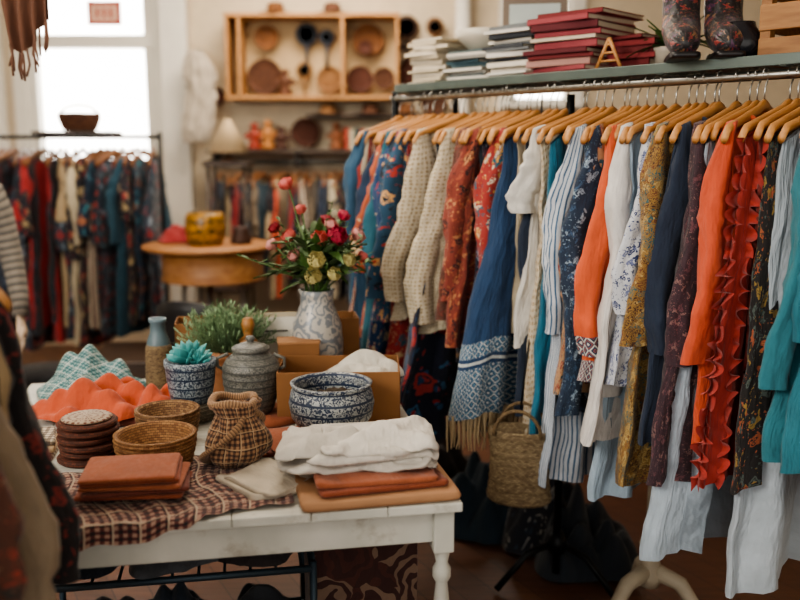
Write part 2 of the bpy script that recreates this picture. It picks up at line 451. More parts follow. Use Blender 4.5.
F = fabric
G = [
 (-.42, 'denim_jacket', F('solid', ['3a5068']), None, dict(L=.75, sleeve='l', slen=.58)),
 (-.34, 'brown_cardigan', F('solid', ['5e3a2a']), None, dict(L=.8, sleeve='l', slen=.6)),
 (-.26, 'black_dress', F('floral', ['1c1c22', '8a3a34', 'a58a4c'], 14), None, dict(L=1.1)),
 (-.18, 'teal_dress', F('solid', ['0d6c7c']), None, dict(L=.97, wh=.27, sleeve='l', slen=.5)),
 (-.125, 'teal_blouse', F('solid', ['17717f']), None, dict(L=.96, wh=.25, sleeve='l', slen=.62, srad=.055)),
 (-.06, 'white_linen_skirt', F('solid', ['aab6c0']), None, dict(L=1.36, wh=.25, amp=.03)),
 (-.005, 'black_print_dress', F('floral', ['1a1717', 'a4522a', '4c5a55', '93742c'], 18), None, dict(L=1.08, wh=.24)),
 (.055, 'red_ruffled_dress', F('solid', ['a82a1c']), F('solid', ['c93420']), dict(L=1.09, wh=.29, ruffle=3, th=.022)),
 (.115, 'orange_blouse', F('solid', ['cc4a1a']), None, dict(L=.98, wh=.25, sleeve='l', slen=.6, collar=True)),
 (.165, 'pale_linen_dress', F('solid', ['a8b8c6']), None, dict(L=1.33, wh=.27, amp=.03)),
 (.20, 'plum_print_dress', F('floral', ['3c2630', '6c4048', '2c1e28', '84605c'], 34), None, dict(L=1.12, wh=.27, sleeve='l', slen=.62)),
 (.25, 'navy_shirt', F('solid', ['1a2b42']), None, dict(L=1.0, sleeve='l', slen=.6, collar=True)),
 (.30, 'paisley_dress', F('paisley', ['94702c', '2c5a60', '4a2a18', 'b89c5c', '6c3a1c'], 24), None, dict(L=1.14, wh=.29, sleeve='l', slen=.58, srad=.064)),
 (.355, 'blue_print_blouse', F('floral', ['c6cad2', '24386c', '6a75a0'], 28), None, dict(L=.85, sleeve='l', slen=.5)),
 (.40, 'light_blue_shirt', F('solid', ['9cb2c4']), None, dict(L=1.24, wh=.26)),
 (.44, 'white_shirt', F('solid', ['d4d0cc']), None, dict(L=1.03, wh=.31, sleeve='l', slen=.76, srad=.068, collar=True)),
 (.49, 'orange_tunic', F('solid', ['d8561a']), None, dict(L=.9, wh=.25, sleeve='l', slen=.64, sout=.07, trim=5)),
 (.535, 'beige_trim_dress', F('floral', ['b98c62', '1f5060', '94362a'], 22), None, dict(L=.95, sleeve='l', slen=.5, sout=.07)),
 (.575, 'navy_bandana_blouse', F('floral', ['1a3048', '8fa4b4', '1a3048', '38587a'], 30), None, dict(L=1.0, sleeve='l', slen=.55, sout=.06)),
 (.62, 'striped_dress', F('vstripe', ['c8ced6', 'c8ced6', '3a6488'], 60), None, dict(L=1.26, wh=.27, sleeve='l', slen=.6, srad=.062)),
 (.67, 'teal_tunic', F('solid', ['0f6b87']), None, dict(L=1.18, wh=.22, trim=5)),
 (.710, 'cream_long_dress', F('dots', ['cfc0a4', 'a58860'], 40), None, dict(L=1.26, wh=.2)),
 (.745, 'white_tee', F('solid', ['d0ccc4']), None, dict(L=.84, wh=.24, sleeve='s', slen=.24, srad=.075)),
 (.805, 'dark_denim_dress', F('solid', ['182a40']), None, dict(L=1.05, wh=.22, th=.02)),
 (.865, 'fringed_folk_dress', F('folk', ['123c64', 'c4cac8', '5f9cb8']), None, dict(L=1.08, wh=.34, fringe=4, drift=-.05, th=.028)),
 (.93, 'red_folk_blouse', F('floral', ['a52c24', '0f6070', 'd8a040', 'd8c8ac'], 22), None, dict(L=.86, wh=.25, sleeve='l', slen=.6)),
 (.985, 'navy_trim_dress', F('floral', ['141c30', '8c9cac', '9a3430'], 18), None, dict(L=1.16, wh=.22)),
 (1.04, 'rust_print_blouse', F('floral', ['8a3624', 'c98a50', '2c1a1c', 'b45430'], 24), None, dict(L=.86, wh=.25, sleeve='l', slen=.55)),
 (1.095, 'brown_knit_cardigan', F('floral', ['5b3325', 'a06040', '7c2a24'], 40), None, dict(L=.88, wh=.25, sleeve='l', slen=.62)),
 (1.15, 'cream_knit_sweater', F('dots', ['d0c2a6', 'a48e68'], 75, bump=.8), None, dict(L=.85, wh=.27, sleeve='l', slen=.64, sout=.12, srad=.075, th=.04)),
 (1.21, 'floral_maxi_dress', F('floral', ['121c34', 'b02420', '2a6c98', 'b83a34', '1c4c78'], 8.5), None, dict(L=1.24, wh=.40, amp=.03, drift=-.06)),
 (1.265, 'cream_knit_cardigan', F('dots', ['c8baa0', '9c8460'], 70, bump=.8), None, dict(L=.8, wh=.26, sleeve='l', slen=.58, sout=.10, srad=.068)),
 (1.325, 'red_skirt', F('floral', ['981c1c', 'd2b480', '1b4f60'], 15), None, dict(L=1.0, wh=.26)),
 (1.375, 'teal_folk_blouse', F('floral', ['1a4a68', 'b83024', 'd8a058', '102030'], 17), None, dict(L=.82, wh=.27, sleeve='l', slen=.58, sout=.10, srad=.07)),
 (1.42, 'blue_floral_dress', F('floral', ['12406e', 'ac3428', 'd0b890'], 15), None, dict(L=1.2, wh=.30, sleeve='l', slen=.5)),
 (1.465, 'turquoise_shirt', F('solid', ['1c6478']), None, dict(L=.95, sleeve='l', slen=.56)),
 (1.505, 'orange_print_shirt', F('floral', ['b9562c', '162848', 'd6bc90'], 14), None, dict(L=.9, sleeve='l', slen=.5)),
 (1.545, 'navy_dress', F('solid', ['13304e']), None, dict(L=1.15, sleeve='l', slen=.5)),
 (1.585, 'red_striped_shirt', F('vstripe', ['b9aa90', '983028'], 30), None, dict(L=.9, sleeve='l', slen=.5)),
 (1.62, 'blue_shirt', F('solid', ['22506e']), None, dict(L=1.1, sleeve='l', slen=.5)),
]
CREAM = F('solid', ['b8a078'])
RUF = F('solid', ['b43020'])
TRM = F('folk', ['123a5c', 'd9d4c8', 'b8563c'])
for i, (s_, nm, bm, sm, kw) in enumerate(G):
    mb = MB(); kw = dict(kw); kw.setdefault('wh', .25)
    kw['wh'] *= 1.10
    kw['seed'] = i+3; kw.setdefault('folds', R.choice([3, 4, 5])); kw.setdefault('th', .026)
    garment_geo(mb, ms=0 if sm is None else 5, **kw)
    mats = [bm, WOODT, CHROME, RUF, CREAM, sm or TRM]
    mb.build(nm, mats, RP(s_, R.uniform(-.018, .02), ZR), ANG+radians(R.uniform(-9, 5)))
# slim tank tops tucked between the bigger garments
TK = [F('solid', ['22303c']), F('solid', ['7c2a22']), F('floral', ['243444', 'b88a50', '8a3428'], 22), F('solid', ['b4a488']), F('solid', ['145464'])]
for k, s_ in enumerate((-.09, .028, .143, .276, .328, .466, .555, .646, .835, .957, 1.012, 1.068, 1.122, 1.18, 1.295, 1.35, 1.443)):
    mb = MB(); garment_geo(mb, L=.7+.25*R.random(), wt=.19, wh=.19, th=.014, amp=.01, seed=200+k, n=32, rows=22, drift=.0)
    mb.build('tank_top', [TK[k % 5], WOODT, CHROME], RP(s_, R.uniform(-.01, .01), ZR), ANG+radians(R.uniform(-4, 2)))

m = MB()
def rt(p0, p1, r, mat=0): m.tube([p0, p1], r, mat, 14)
rt(RP(-.75, 0, ZR), RP(1.68, 0, ZR), .0135)
rt(RP(-.75, .03, ZR+.032), RP(1.68, .03, ZR+.032), .007)
for s_ in (-.72, 1.66):
    rt(RP(s_, .0, .02), RP(s_, .0, 1.78), .014, 1)
    rt(RP(s_, -.18, .03), RP(s_, .32, .03), .014, 1)
    rt(RP(s_, .34, .02), RP(s_, .34, 1.78), .014, 1)
m2 = Matrix.Translation(RP(.45, .175, 1.79))@Matrix.Rotation(math.atan2(RD.y, RD.x), 4, 'Z')
m.xf = m2
m.box((0, 0, 0), (2.38, .38, .010), 2)
m.box((0, .19, -.002), (2.38, .015, .030), 2); m.box((0, -.19, -.002), (2.38, .015, .030), 2)
for k in range(7):
    m.box((-1.13+k*.376, 0, -.012), (.02, .38, .016), 2)
m.xf = Matrix()
m.build('clothing_rack', [CHROME, BLACKM, TEALM], bevel=.002)
m = MB(); px, py, _ = RP(.8, .02)
m.tube([(px, py, .04), (px, py, 1.73)], .014, 0, 12); m.lathe([(.03, .12), (.035, .16), (.02, .2)], (px, py, 0), 0, 16)
for a in (200, 320, 80):
    a = radians(a); m.tube([(px, py, .16), (px+.12*cos(a), py+.12*sin(a), .13), (px+.24*cos(a), py+.24*sin(a), .015)], [.014, .012, .012], 0, 8)
m.build('tripod_stand', [BLACKM])
m = MB(); wm = simple('cream_paint', 'a89c88', .6, 0, .25)
m.lathe([(.03, .12), (.045, .16), (.028, .22), (.04, .27), (.02, .32), (.02, .55), (.026, .58), (.010, .6)], (.83, 2.76, 0), 0, 20)
for a in (210, 330, 90):
    a = radians(a); m.tube([(.83, 2.76, .18), (.83+.1*cos(a), 2.76+.1*sin(a), .15), (.83+.17*cos(a), 2.76+.17*sin(a), .06), (.83+.23*cos(a), 2.76+.23*sin(a), .018)], [.03, .026, .020, .016], 0, 10)
m.build('mannequin_stand', [wm])

# ---------------------------------------------------------------- items on rack shelf
ZS = 1.796
def stack(name, s_, n_, cols, cnt, w, d, h0, rot=0, jit=.02, z=ZS):
    mb = MB(); zz = 0; mats = [simple('paper_'+c, c, .8, 0, .15) for c in cols]+[simple('page_edges', 'c9bda8', .9)]
    for k in range(cnt):
        h = h0*R.uniform(.6, 1.4); a = rot+R.uniform(-.14, .14); jx, jy = R.uniform(-jit, jit), R.uniform(-jit, jit)
        c = k % len(cols) if len(cols) < 3 else R.randrange(len(cols))
        mb.box((jx, jy, zz+h/2), (w-.008, d-.008, h*.7), len(cols), a)
        mb.box((jx, jy, zz+h*.08), (w, d, h*.16), c, a); mb.box((jx, jy, zz+h*.92), (w, d, h*.16), c, a)
        mb.box((jx-cos(a)*(w/2-.003), jy-sin(a)*(w/2-.003), zz+h/2), (.006, d, h), c, a)
        zz += h+.0005
    p = RP(s_, n_, z); return mb.build(name, mats, p, ANG), z+zz
stack('paper_stack', 1.54, .14, ['ded2bc', 'cdbfa6'], 13, .2, .17, .013)
_, zt = stack('magazine_stack', 1.32, .16, ['8c8a84', 'd8d2c6', '5a6e72', '3f5a64'], 11, .22, .19, .010)
m = MB(); m.lathe([(.04, 0), (.06, .006), (.1, .04), (.12, .075), (.115, .075), (.09, .04), (.05, .012), (.001, .01)], seg=36)
m.build('white_bowl', [simple('bowl_glaze', 'd0c8b8', .3)], RP(1.32, .16, zt))
stack('magazine_stack', 1.09, .15, ['6e7274', 'd4cdc0', '3a3e44', 'ddd8d0', 'e0d8ca'], 13, .24, .2, .014)
stack('red_book_stack', .86, .15, ['7a2c2e', '98444a', '5c1c24', 'b88a80', 'cfc0ac'], 11, .27, .25, .019, jit=.02)
stack('red_book_stack', .68, .24, ['8a3032', '6c2224'], 6, .2, .2, .018)
m = MB(); m.box((0, 0, .16), (.24, .02, .32)); m.box((0, -.011, .16), (.19, .004, .27), 1)
m.build('picture_frame', [simple('frame_wood', '6a5c50', .6), simple('frame_art', 'a9b2b0', .7)], RP(1.2, .30, ZS), ANG-.9)
def blade(mb, p, d, ln, w, droop, mat=0, nseg=6):
    d = Vector(d).normalized(); side = d.cross(Vector((0, 0, 1)))
    side = side.normalized() if side.length > .05 else Vector((1, 0, 0))
    def fn(a, b):
        q = Vector(p)+d*ln*a+Vector((0, 0, -droop*ln*a*a))
        ww = w*sin(pi*min(1, .08+.92*a)**.8)*(b-.5)
        return tuple(q+side*ww+Vector((0, 0, abs(b-.5)*w*.3)))
    mb.grid(fn, nseg, 2, mat, ln, w)
LEAF = simple('leaf_green', '4c6c34', .5, 0, .4); LEAF2 = simple('leaf_grey_green', '7c9468', .6, 0, .4)
m = MB(); m.lathe([(.045, 0), (.06, .06), (.062, .075), (.055, .075), (.05, .06), (.001, .06)], seg=28)
for i in range(60):
    a = R.uniform(0, 2*pi); e = R.uniform(.3, 1.4); blade(m, (0, 0, .07), (cos(a)*cos(e), sin(a)*cos(e), sin(e)), R.uniform(.08, .17), .028, R.uniform(.1, .6), 1)
m.build('potted_fern', [simple('pot_grey', 'a89e90', .7), LEAF], RP(.54, .20, ZS))
def boot(mb, x):
    pts = [(x, 0, .27), (x, 0, .2), (x, .006, .14), (x, .03, .10), (x, .075, .072), (x, .13, .055), (x, .18, .044), (x, .205, .038)]
    mb.tube(pts, [.056, .054, .054, .056, .052, .046, .036, .012], 0, 22)
    mb.lathe([(.056, 0), (.059, .006), (.05, .012), (.03, .002)], (x, 0, .262), 1, 20)
    mb.slab((x, .09, 0), .09, .26, .018, 1, 0, 1, .0, e=.35); mb.box((x, -.02, .014), (.07, .07, .03), 1)
m = MB(); boot(m, -.060); boot(m, .060)
m.build('embroidered_boots', [F('floral', ['100e14', '983028', '50284c', '94683a'], 24, rough=.45), simple('boot_leather', '141216', .4)], RP(.385, .10, ZS+.006), radians(168))
m = MB(); m.lathe([(.03, 0), (.045, .01), (.065, .04), (.06, .07), (.04, .095), (.036, .11), (.03, .11), (.035, .09), (.001, .08)], seg=30)
m.build('black_pottery_vase', [simple('black_glaze', '1c1c22', .25)], RP(.235, .06, ZS))
m = MB()
for z in (.02, .11, .20, .29):
    for y in (-.13, .13): m.box((0, y, z), (.36, .012, .07))
    for x in (-.18, .18): m.box((x, 0, z), (.012, .25, .07))
for x in (-.165, .165):
    for y in (-.115, .115): m.box((x, y, .16), (.03, .03, .34))
m.box((0, 0, .005), (.36, .25, .01))
m.build('wooden_crate', [wood('crate_wood', '74491f', 'a07242')], RP(-.01, .17, ZS+.002), ANG+pi/2, bevel=.002)
m = MB()
for sg in (-1, 1): m.tube([(sg*.05, 0, .0), (0, 0, .1)], .006, 0, 8)
for k in range(4): m.tube([(-.05+k*.0125, 0, k*.025+.005), (.05-k*.0125, 0, k*.025+.005)], .004, 0, 8)
m.build('wooden_trinket_easel', [WOODT], RP(.67, .04, ZS+.004), ANG+pi/2)

# ---------------------------------------------------------------- white table
FR = Vector((.145, 1.935)); TR = radians(10); ta = Vector((cos(TR), sin(TR))); tb = Vector((-sin(TR), cos(TR)))
TW, TD = 1.22, 1.29; TC = FR-ta*TW/2+tb*TD/2; ZT = .75
s = NT('distressed_white_paint'); co = s.coord('Object'); nz = s.noise(co, 7, 8, .7); n2 = s.noise(s.coord('Object', (1, 14, 1)), 6, 4)
f = s.ramp(nz.outputs[0], [(.55, (0, 0, 0, 1)), (.68, (1, 1, 1, 1))], 'LINEAR')
wcol = s.ramp(n2.outputs[0], [(.3, 'b4b5ac'), (.7, 'd2d1c8')], 'LINEAR')
s.bump(nz.outputs[0], .15, .003)
TABM = s.fin(s.mix(s.math('MULTIPLY', f, .6), wcol, lin('7c6c58')), .5)
m = MB()
for k in range(7):
    w = TW/7; m.box((-TW/2+w*(k+.5), 0, ZT-.011), (w-.0012, TD, .022))
m.box((0, 0, ZT-.019), (TW-.01, TD-.01, .008))
for y in (-1, 1): m.box((0, y*(TD/2-.045), ZT-.064), (TW-.1, .022, .084))
for x in (-1, 1): m.box((x*(TW/2-.045), 0, ZT-.064), (.022, TD-.1, .084))
for x in (-1, 1):
    for y in (-1, 1):
        c = (x*(TW/2-.04), y*(TD/2-.04), 0)
        m.box((c[0], c[1], ZT-.075), (.048, .048, .106))
        m.lathe([(.011, 0), (.014, .03), (.011, .06), (.017, .3), (.020, .48), (.014, .54), (.022, .555), (.022, .575), (.014, .59), (.02, .62), (.02, .625)], c, 0, 20)
m.build('white_table', [TABM], (TC.x, TC.y, 0), TR, bevel=.0025)

RUST = F('solid', ['8c3f1b']); RUST2 = F('solid', ['a0522a']); DKRUST = F('solid', ['6c2c18'])
WHITEF = F('solid', ['d2ccc2']); KRAFT = simple('kraft_paper', 'a87e5c', .85, 0, .12)
WK = wicker('wicker_tan', 'a4794c', '7e5430'); WKD = wicker('wicker_dark', '6c3a28', '4a2618'); WKG = wicker('wicker_grey', '857c6a', '605a4c', 120)
def cyl_basket(mb, r0, r1, h, mat=0, rows=7, seg=40, base=0.0, c=(0, 0)):
    prof = [(.001, base), (r0*.9, base), (r0, base+.004)]
    N = rows*4
    for k in range(N+1):
        t = k/N; r = r0+(r1-r0)*sin(t*pi/2)+.005*abs(sin(t*rows*pi)); prof.append((r, base+.004+h*t))
    prof += [(r1+.004, base+h+.008), (r1-.004, base+h+.010), (r1-.010, base+h), (r0-.008, base+.014), (.001, base+.012)]
    mb.lathe(prof, (c[0], c[1], 0), mat, seg)

m = MB()
for k in range(6):
    z = k*.0185; r = .078-.004*(k % 2)+R.uniform(-.002, .002)
    m.lathe([(.001, z), (r-.006, z), (r, z+.005), (r+.001, z+.011), (r-.004, z+.0165), (.001, z+.0165)], (R.uniform(-.004, .004), R.uniform(-.004, .004), 0), 0, 36)
m.lathe([(.001, .111), (.060, .111), (.064, .114), (.06, .117), (.001, .117)], (0, 0, 0), 1, 36)
m.build('woven_coaster_stack', [WKD, F('dots', ['a9947c', '6b3a28'], 60)], (-.815, 2.23, ZT))
m = MB(); cyl_basket(m, .085, .100, .080, rows=6); m.build('wicker_basket', [WK], (-.625, 2.18, ZT))
m = MB(); cyl_basket(m, .07, .085, .085, rows=6); m.build('wicker_basket', [wicker('wicker_mid', '97744e', '6c4a2e')], (-.645, 2.38, ZT))
m = MB()
for k in range(3):
    m.slab((0, 0, k*.018), .17, .13, .017, k % 2, .1*k, k+3)
m.build('cloth_napkin_stack', [F('plaid', ['c7b9a0', '8c7a64', '5c4a3c'], 50), F('solid', ['c9a87c'])], (-1.0, 2.26, ZT), TR)
m = MB(); rings = []; KB = 30
for k in range(KB+1):
    t = k/KB; base = .05+.034*sin(pi*min(1, t*1.25)**.8)*(1-t*.35)
    if t > .80: base = .052+.012*(t-.8)/.2
    ring = []
    for i in range(60):
        a = 2*pi*i/60
        r = base*(1+.17*abs(sin(2.5*a+t*4.2))-.08+.05*noise.noise(Vector((cos(a)*3, sin(a)*3, t*5))))
        ring.append((r*cos(a)+.012*sin(t*3), r*sin(a), .002+.165*t))
    rings.append(ring)
rings.append([(x*.6, y*.6, .155) for x, y, z in rings[-1]]); rings.append([(x*.05, y*.05, .13) for x, y, z in rings[-2]])
m.loft(rings, 0, True, True)
for ph, tw in ((0.5, 2.4), (3.4, 2.4), (1.9, -2.2)):
    pts = []
    for k in range(26):
        t = k/25; r = .050+.036*sin(pi*min(1, t*1.25)**.8)*(1-t*.35)+.004; a = ph+t*tw
        pts.append((r*cos(a)*1.05, r*sin(a)*1.05, .012+.15*t))
    m.tube(pts, [.012+.004*sin(k*.5) for k in range(26)], 1, 10, True, .6)
m.tube([(.054*cos(a), .054*sin(a), .166+.006*sin(3*a)) for a in [k*pi/12 for k in range(25)]], .011, 1, 8)
o = m.build('rolled_plaid_scarf', [F('plaid', ['a98058', '6c4830', '34241c', 'c0a078'], 70), F('hstripe', ['b08860', '6c4c32', '98744c'], 120)], (-.425, 2.19, ZT+.003))
def plaid(u, v):
    lx = (u-.5)*.52; ly = (v-.5)*.40; a = radians(14)
    X = lx*cos(a)-ly*sin(a); Y = lx*sin(a)+ly*cos(a)
    X += .014*sin(v*9); Y += .014*sin(u*9+1)
    X -= .055; Y += .178
    z = ZT+.004+.012*abs(noise.noise(Vector((X*9, Y*14, 3))))+.005*sin(X*40+Y*12)**2
    if Y < 0:
        z -= -Y*.9; Y = -.010+Y*.12-.006*sin(X*50)
    return (X, Y, z)
m = MB(); m.grid(plaid, 60, 50, 0, .5, .42)
fc = FR-ta*(TW/2)
m.build('plaid_cloth', [F('plaid', ['a98470', '5e2a26', '20181c', 'b8a48c'], 52)], (fc.x-.02, fc.y, 0), TR)
m = MB()
for k in range(5):
    m.slab((R.uniform(-.010, .010), R.uniform(-.009, .009), k*.0115), .245-.008*k, .165, .0102, [0, 1, 2, 0, 2][k], R.uniform(-.09, .09), k, .002, e=.08)
m.build('folded_rust_cloth_stack', [RUST, DKRUST, RUST2], (-.62, 1.985, ZT+.018), TR-.02)
m = MB()
m.slab((0, 0, 0), .37, .26, .022, 0, 0, 1, .003, e=.1)
m.slab((.01, .0, .023), .30, .2, .014, 1, .03, 2, .010, e=.12); m.slab((.0, .005, .037), .29, .2, .013, 2, -.03, 3, .010, e=.12)
m.build('folded_kraft_and_rust_cloth', [KRAFT, RUST, RUST2], (-.065, 2.03, ZT+.001), TR+.05)
m = MB()
for k in range(5):
    m.slab((-.012+.012*k*(-1)**k, .02, k*.011), .38-.024*k, .21, .012, k % 2, .09*(-1)**k, k+11, .022, 1.5, .005, e=.2, sag=.010)
m.build('folded_white_shirt', [WHITEF, F('solid', ['c2bcb2'])], (-.085, 2.08, ZT+.060), TR-.05)
m = MB(); m.slab((0, 0, 0), .17, .20, .016, 0, 0, 5, .014); m.slab((.01, 0, .014), .15, .18, .010, 0, .15, 6, .016)
m.build('folded_white_napkin', [F('solid', ['c4b8a4'])], (-.325, 2.04, ZT+.001), TR+.5)
m = MB()
for k in range(3): m.slab((k*.01, 0, k*.008), .3, .2, .008, k % 2, .08*k, k+30, .003, e=.1)
m.build('folded_rust_cloth_stack', [RUST2, DKRUST], (-.24, 2.36, ZT), TR)
m = MB(); m.lathe([(.001, 0), (.1, 0), (.105, .01), (.1, .022), (.001, .022)], seg=36)
m.build('rust_round_cushion', [RUST2], (-.40, 2.585, ZT))
BW = ceramic('blue_white_glaze', 'a8acaa', '26354e', 42)
m = MB(); m.lathe([(.001, 0), (.07, 0), (.085, .006), (.112, .045), (.119, .085), (.112, .118), (.105, .126), (.112, .134), (.114, .14), (.105, .141), (.098, .128), (.104, .1), (.1, .05), (.06, .02), (.001, .018)], seg=56)
m.build('blue_patterned_bowl', [BW], (-.19, 2.39, ZT+.026))
m = MB(); m.mound((0, 0, .0), .17, .16, .05, 0, 4, .9, 18)
m.build('dried_potpourri', [simple('dried_leaves', '4a3e30', .9, 0, .5, .8, 90)], (-.19, 2.39, ZT+.026+.075))
m = MB(); gp = [(.001, 0), (.055, 0), (.062, .006)]
for k in range(25):
    t = k/24; r = .062+.022*sin(t*pi*.62)+.0025*abs(sin(t*pi*6)); gp.append((r, .008+.14*t))
gp += [(.072, .165), (.056, .178), (.05, .186), (.056, .19), (.056, .198), (.047, .204), (.03, .210), (.012, .214), (.010, .218), (.015, .224), (.012, .232), (.001, .234)]
m.lathe(gp, mat=0, seg=48)
for sg in (-1, 1):
    m.tube([(sg*.082, 0, .13), (sg*.1, 0, .14), (sg*.1, 0, .165), (sg*.068, 0, .178)], .005, 1, 8)
m.build('lidded_grey_jar', [ceramic('grey_carved', '7d7c74', '4a4c4a', 60), simple('jar_grey', '605f58', .6)], (-.445, 2.585, ZT+.022))
m = MB(); cyl_basket(m, .065, .078, .045, rows=4); m.build('wicker_basket', [WKG], (-.625, 2.58, ZT))
m = MB(); m.lathe([(.001, 0), (.055, 0), (.06, .005), (.07, .06), (.074, .105), (.077, .112), (.077, .128), (.070, .129), (.066, .11), (.001, .108)], seg=48)
SUC = simple('succulent_teal', '4a9c9c', .45, 0, .2)
for (cx, cy, sz) in ((0, 0, 1.1), (.03, -.02, .6), (-.035, .01, .6)):
    for ly, (cnt, tilt, ln) in enumerate(((9, .35, .066), (8, .7, .060), (6, 1.05, .05), (4, 1.35, .036))):
        for k in range(cnt):
            a = 2*pi*k/cnt+ly*.4; e = tilt; d = Vector((cos(a)*cos(e), sin(a)*cos(e), sin(e)))
            p = Vector((cx, cy, .118+.006*ly)); l = ln*sz
            m.tube([p, p+d*l*.4, p+d*l*.75+Vector((0, 0, .002)), p+d*l+Vector((0, 0, .006))], [.004*sz, .014*sz, .011*sz, .001], 1, 8, True, .45)
m.build('succulent_in_blue_pot', [ceramic('blue_band_glaze', '949ea2', '22344c', 48), SUC], (-.625, 2.58, ZT+.056))
m = MB(); m.lathe([(.001, 0), (.055, 0), (.06, .005), (.072, .12), (.077, .122), (.078, .145), (.07, .146), (.066, .125), (.001, .125)], seg=40)
for i in range(280):
    a = R.uniform(0, 2*pi); e = R.uniform(.05, 1.5); rr = R.uniform(0, .055)
    d = Vector((cos(a)*cos(e), sin(a)*cos(e), sin(e)+.25)).normalized(); L = R.uniform(.11, .17)
    p = Vector((cos(a)*rr, sin(a)*rr, .125)); q = p+d*L
    m.tube([p, p+d*L*.5+Vector((0, 0, .006)), q], [.0022, .0018, .001], 1, 4, False)
    for k in range(13):
        t = .25+.75*k/12; b = R.uniform(0, 2*pi); c = p+d*L*t
        blade(m, c, (d.x*.8+cos(b)*.7, d.y*.8+sin(b)*.7, d.z*.8+.2), .021, .006, .1, 1, 2)
m.build('potted_rosemary', [wood('pot_tan', '94603c', 'b07c54', 8, .7), simple('rosemary_green', '7f9a72', .6, 0, .4)], (-.565, 2.86, ZT+.01))
m = MB(); bp = [(.001, 0), (.04, 0), (.045, .005)]
for k in range(21):
    t = k/20; bp.append((.046-.004*t*t+.0015*abs(sin(t*pi*10)), .008+.15*t))
m.lathe(bp+[(.038, .165), (.001, .166)], mat=0, seg=32)
m.lathe([(.0385, .16), (.036, .18), (.026, .205), (.024, .235), (.029, .24), (.029, .252), (.023, .252), (.02, .235)], mat=1, seg=28, cap0=False, cap1=False)
m.build('woven_bottle', [wicker('wicker_bottle', '94805c', '64503c', 130), simple('blue_grey_glaze', '5c7078', .4)], (-.80, 2.88, ZT))
m = MB(); m.mound((0, 0, 0), .38, .26, .15, 0, 2.2, 1.5, 8, .2)
m.build('crumpled_teal_patterned_scarf', [F('plaid', ['8fa8a6', '3f7878', '1c5058', 'c5cac0'], 75, rot=.6)], (-1.02, 2.86, ZT))
m = MB(); m.slab((0, 0, 0), .32, .22, .025, 1, 0, 3); m.mound((0, 0, .022), .40, .26, .11, 0, 5.1, 1.7, 8, .1, .25)
m.build('crumpled_orange_cloth', [F('solid', ['b8450f']), DKRUST], (-.86, 2.60, ZT), TR)
CB = simple('cardboard', '8c6038', .85, 0, .15)
def carton(name, loc, w, d, h, rz, mat=CB):
    m = MB(); t = .004
    m.box((0, -d/2, h/2), (w, t, h)); m.box((0, d/2, h/2), (w, t, h)); m.box((-w/2, 0, h/2), (t, d, h)); m.box((w/2, 0, h/2), (t, d, h)); m.box((0, 0, t/2), (w, d, t))
    return m.build(name, [mat], loc, rz, bevel=.001)
carton('cardboard_box', (-.185, 2.65, ZT), .36, .22, .155, TR*.2)
carton('cardboard_box', (-.46, 3.04, ZT), .62, .14, .225, TR)
m = MB(); m.mound((0, 0, 0), .26, .17, .09, 0, 9, 1.3, 9); 
m.build('white_tissue_paper', [F('solid', ['c8c3b6'])], (-.11, 2.67, ZT+.11))
m = MB(); m.box((0, 0, .045), (.13, .09, .09)); m.box((0, 0, .091), (.135, .095, .008), 1)
m.build('small_gift_box', [CB, simple('box_lid', 'a97a52', .8)], (-.33, 2.82, ZT+.10), TR, bevel=.001)
m = MB(); m.box((0, 0, .09), (.20, .012, .18), 0, 0, radians(-10)); m.box((0, -.008, .09), (.17, .002, .15), 1, 0, radians(-10))
for k in range(3): m.box((0.01*k, -.010, .12-.03*k), (.09-.02*k, .001, .006), 2, 0, radians(-10))
m.build('framed_card_sign', [simple('sign_frame', 'b4a68c', .6), simple('sign_card', 'd4cfc2', .8), simple('sign_ink', '5a5650', .8)], (-.42, 2.91, ZT+.085), TR)
m = MB(); m.slab((0, 0, 0), .22, .1, .084, 0, 0, 2, .002); m.build('folded_beige_cloth', [F('solid', ['a08a6c'])], (-.42, 2.90, ZT), TR)

VX, VY = -.275, 2.90
m = MB(); m.lathe([(.001, 0), (.06, 0), (.068, .01), (.082, .08), (.086, .16), (.08, .23), (.066, .27), (.055, .30), (.054, .325), (.060, .345), (.053, .346), (.046, .32), (.05, .29), (.001, .2)], seg=48)
m.build('stone_vase', [ceramic('mottled_stone', 'bab4aa', '7e848a', 20, 'plain')], (VX, VY, ZT))
m = MB()
def bloom(mb, c, d, size, mat, open_=.6):
    q = Vector((0, 0, 1)).rotation_difference(Vector(d).normalized()).to_matrix().to_4x4()
    old = mb.xf; mb.xf = old @ Matrix.Translation(c) @ q
    for ly, (cnt, op) in enumerate(((3, .25), (4, .55), (5, .9), (6, 1.2))):
        for k in range(cnt):
            a = 2*pi*k/cnt+ly*.7
            def fn(l, w, a=a, op=op):
                w = (w-.5)*2
                rad = size*(.06+op*open_*.75*sin(l*1.7)); h = size*(1.15*l*(1-.18*op)); hw = size*.5*sin(pi*(.12+.8*l))*(.6+.4*op)
                rad2 = rad-size*.18*w*w*l
                return (rad2*cos(a)-w*hw*sin(a), rad2*sin(a)+w*hw*cos(a), h)
            mb.grid(fn, 5, 4, mat, .05, .05)
    mb.xf = old
FL = [(-.085, .0, .335, 3, .036), (-.075, -.03, .17, 3, .036), (.015, -.05, .16, 3, .042), (.065, -.06, .17, 1, .050), (.125, .0, .17, 5, .036), (.14, .02, .10, 3, .03),
      (-.135, .02, .14, 5, .032), (.03, .04, .21, 4, .036), (.01, -.09, .10, 2, .044), (.0, -.09, .05, 2, .042), (-.06, -.04, .11, 5, .032), (.1, -.06, .10, 2, .036), (.08, .05, .23, 1, .032), (-.05, .05, .25, 3, .03), (.06, -.09, .06, 2, .034), (-.12, -.03, .2, 4, .03), (.045, .0, .20, 5, .034)]
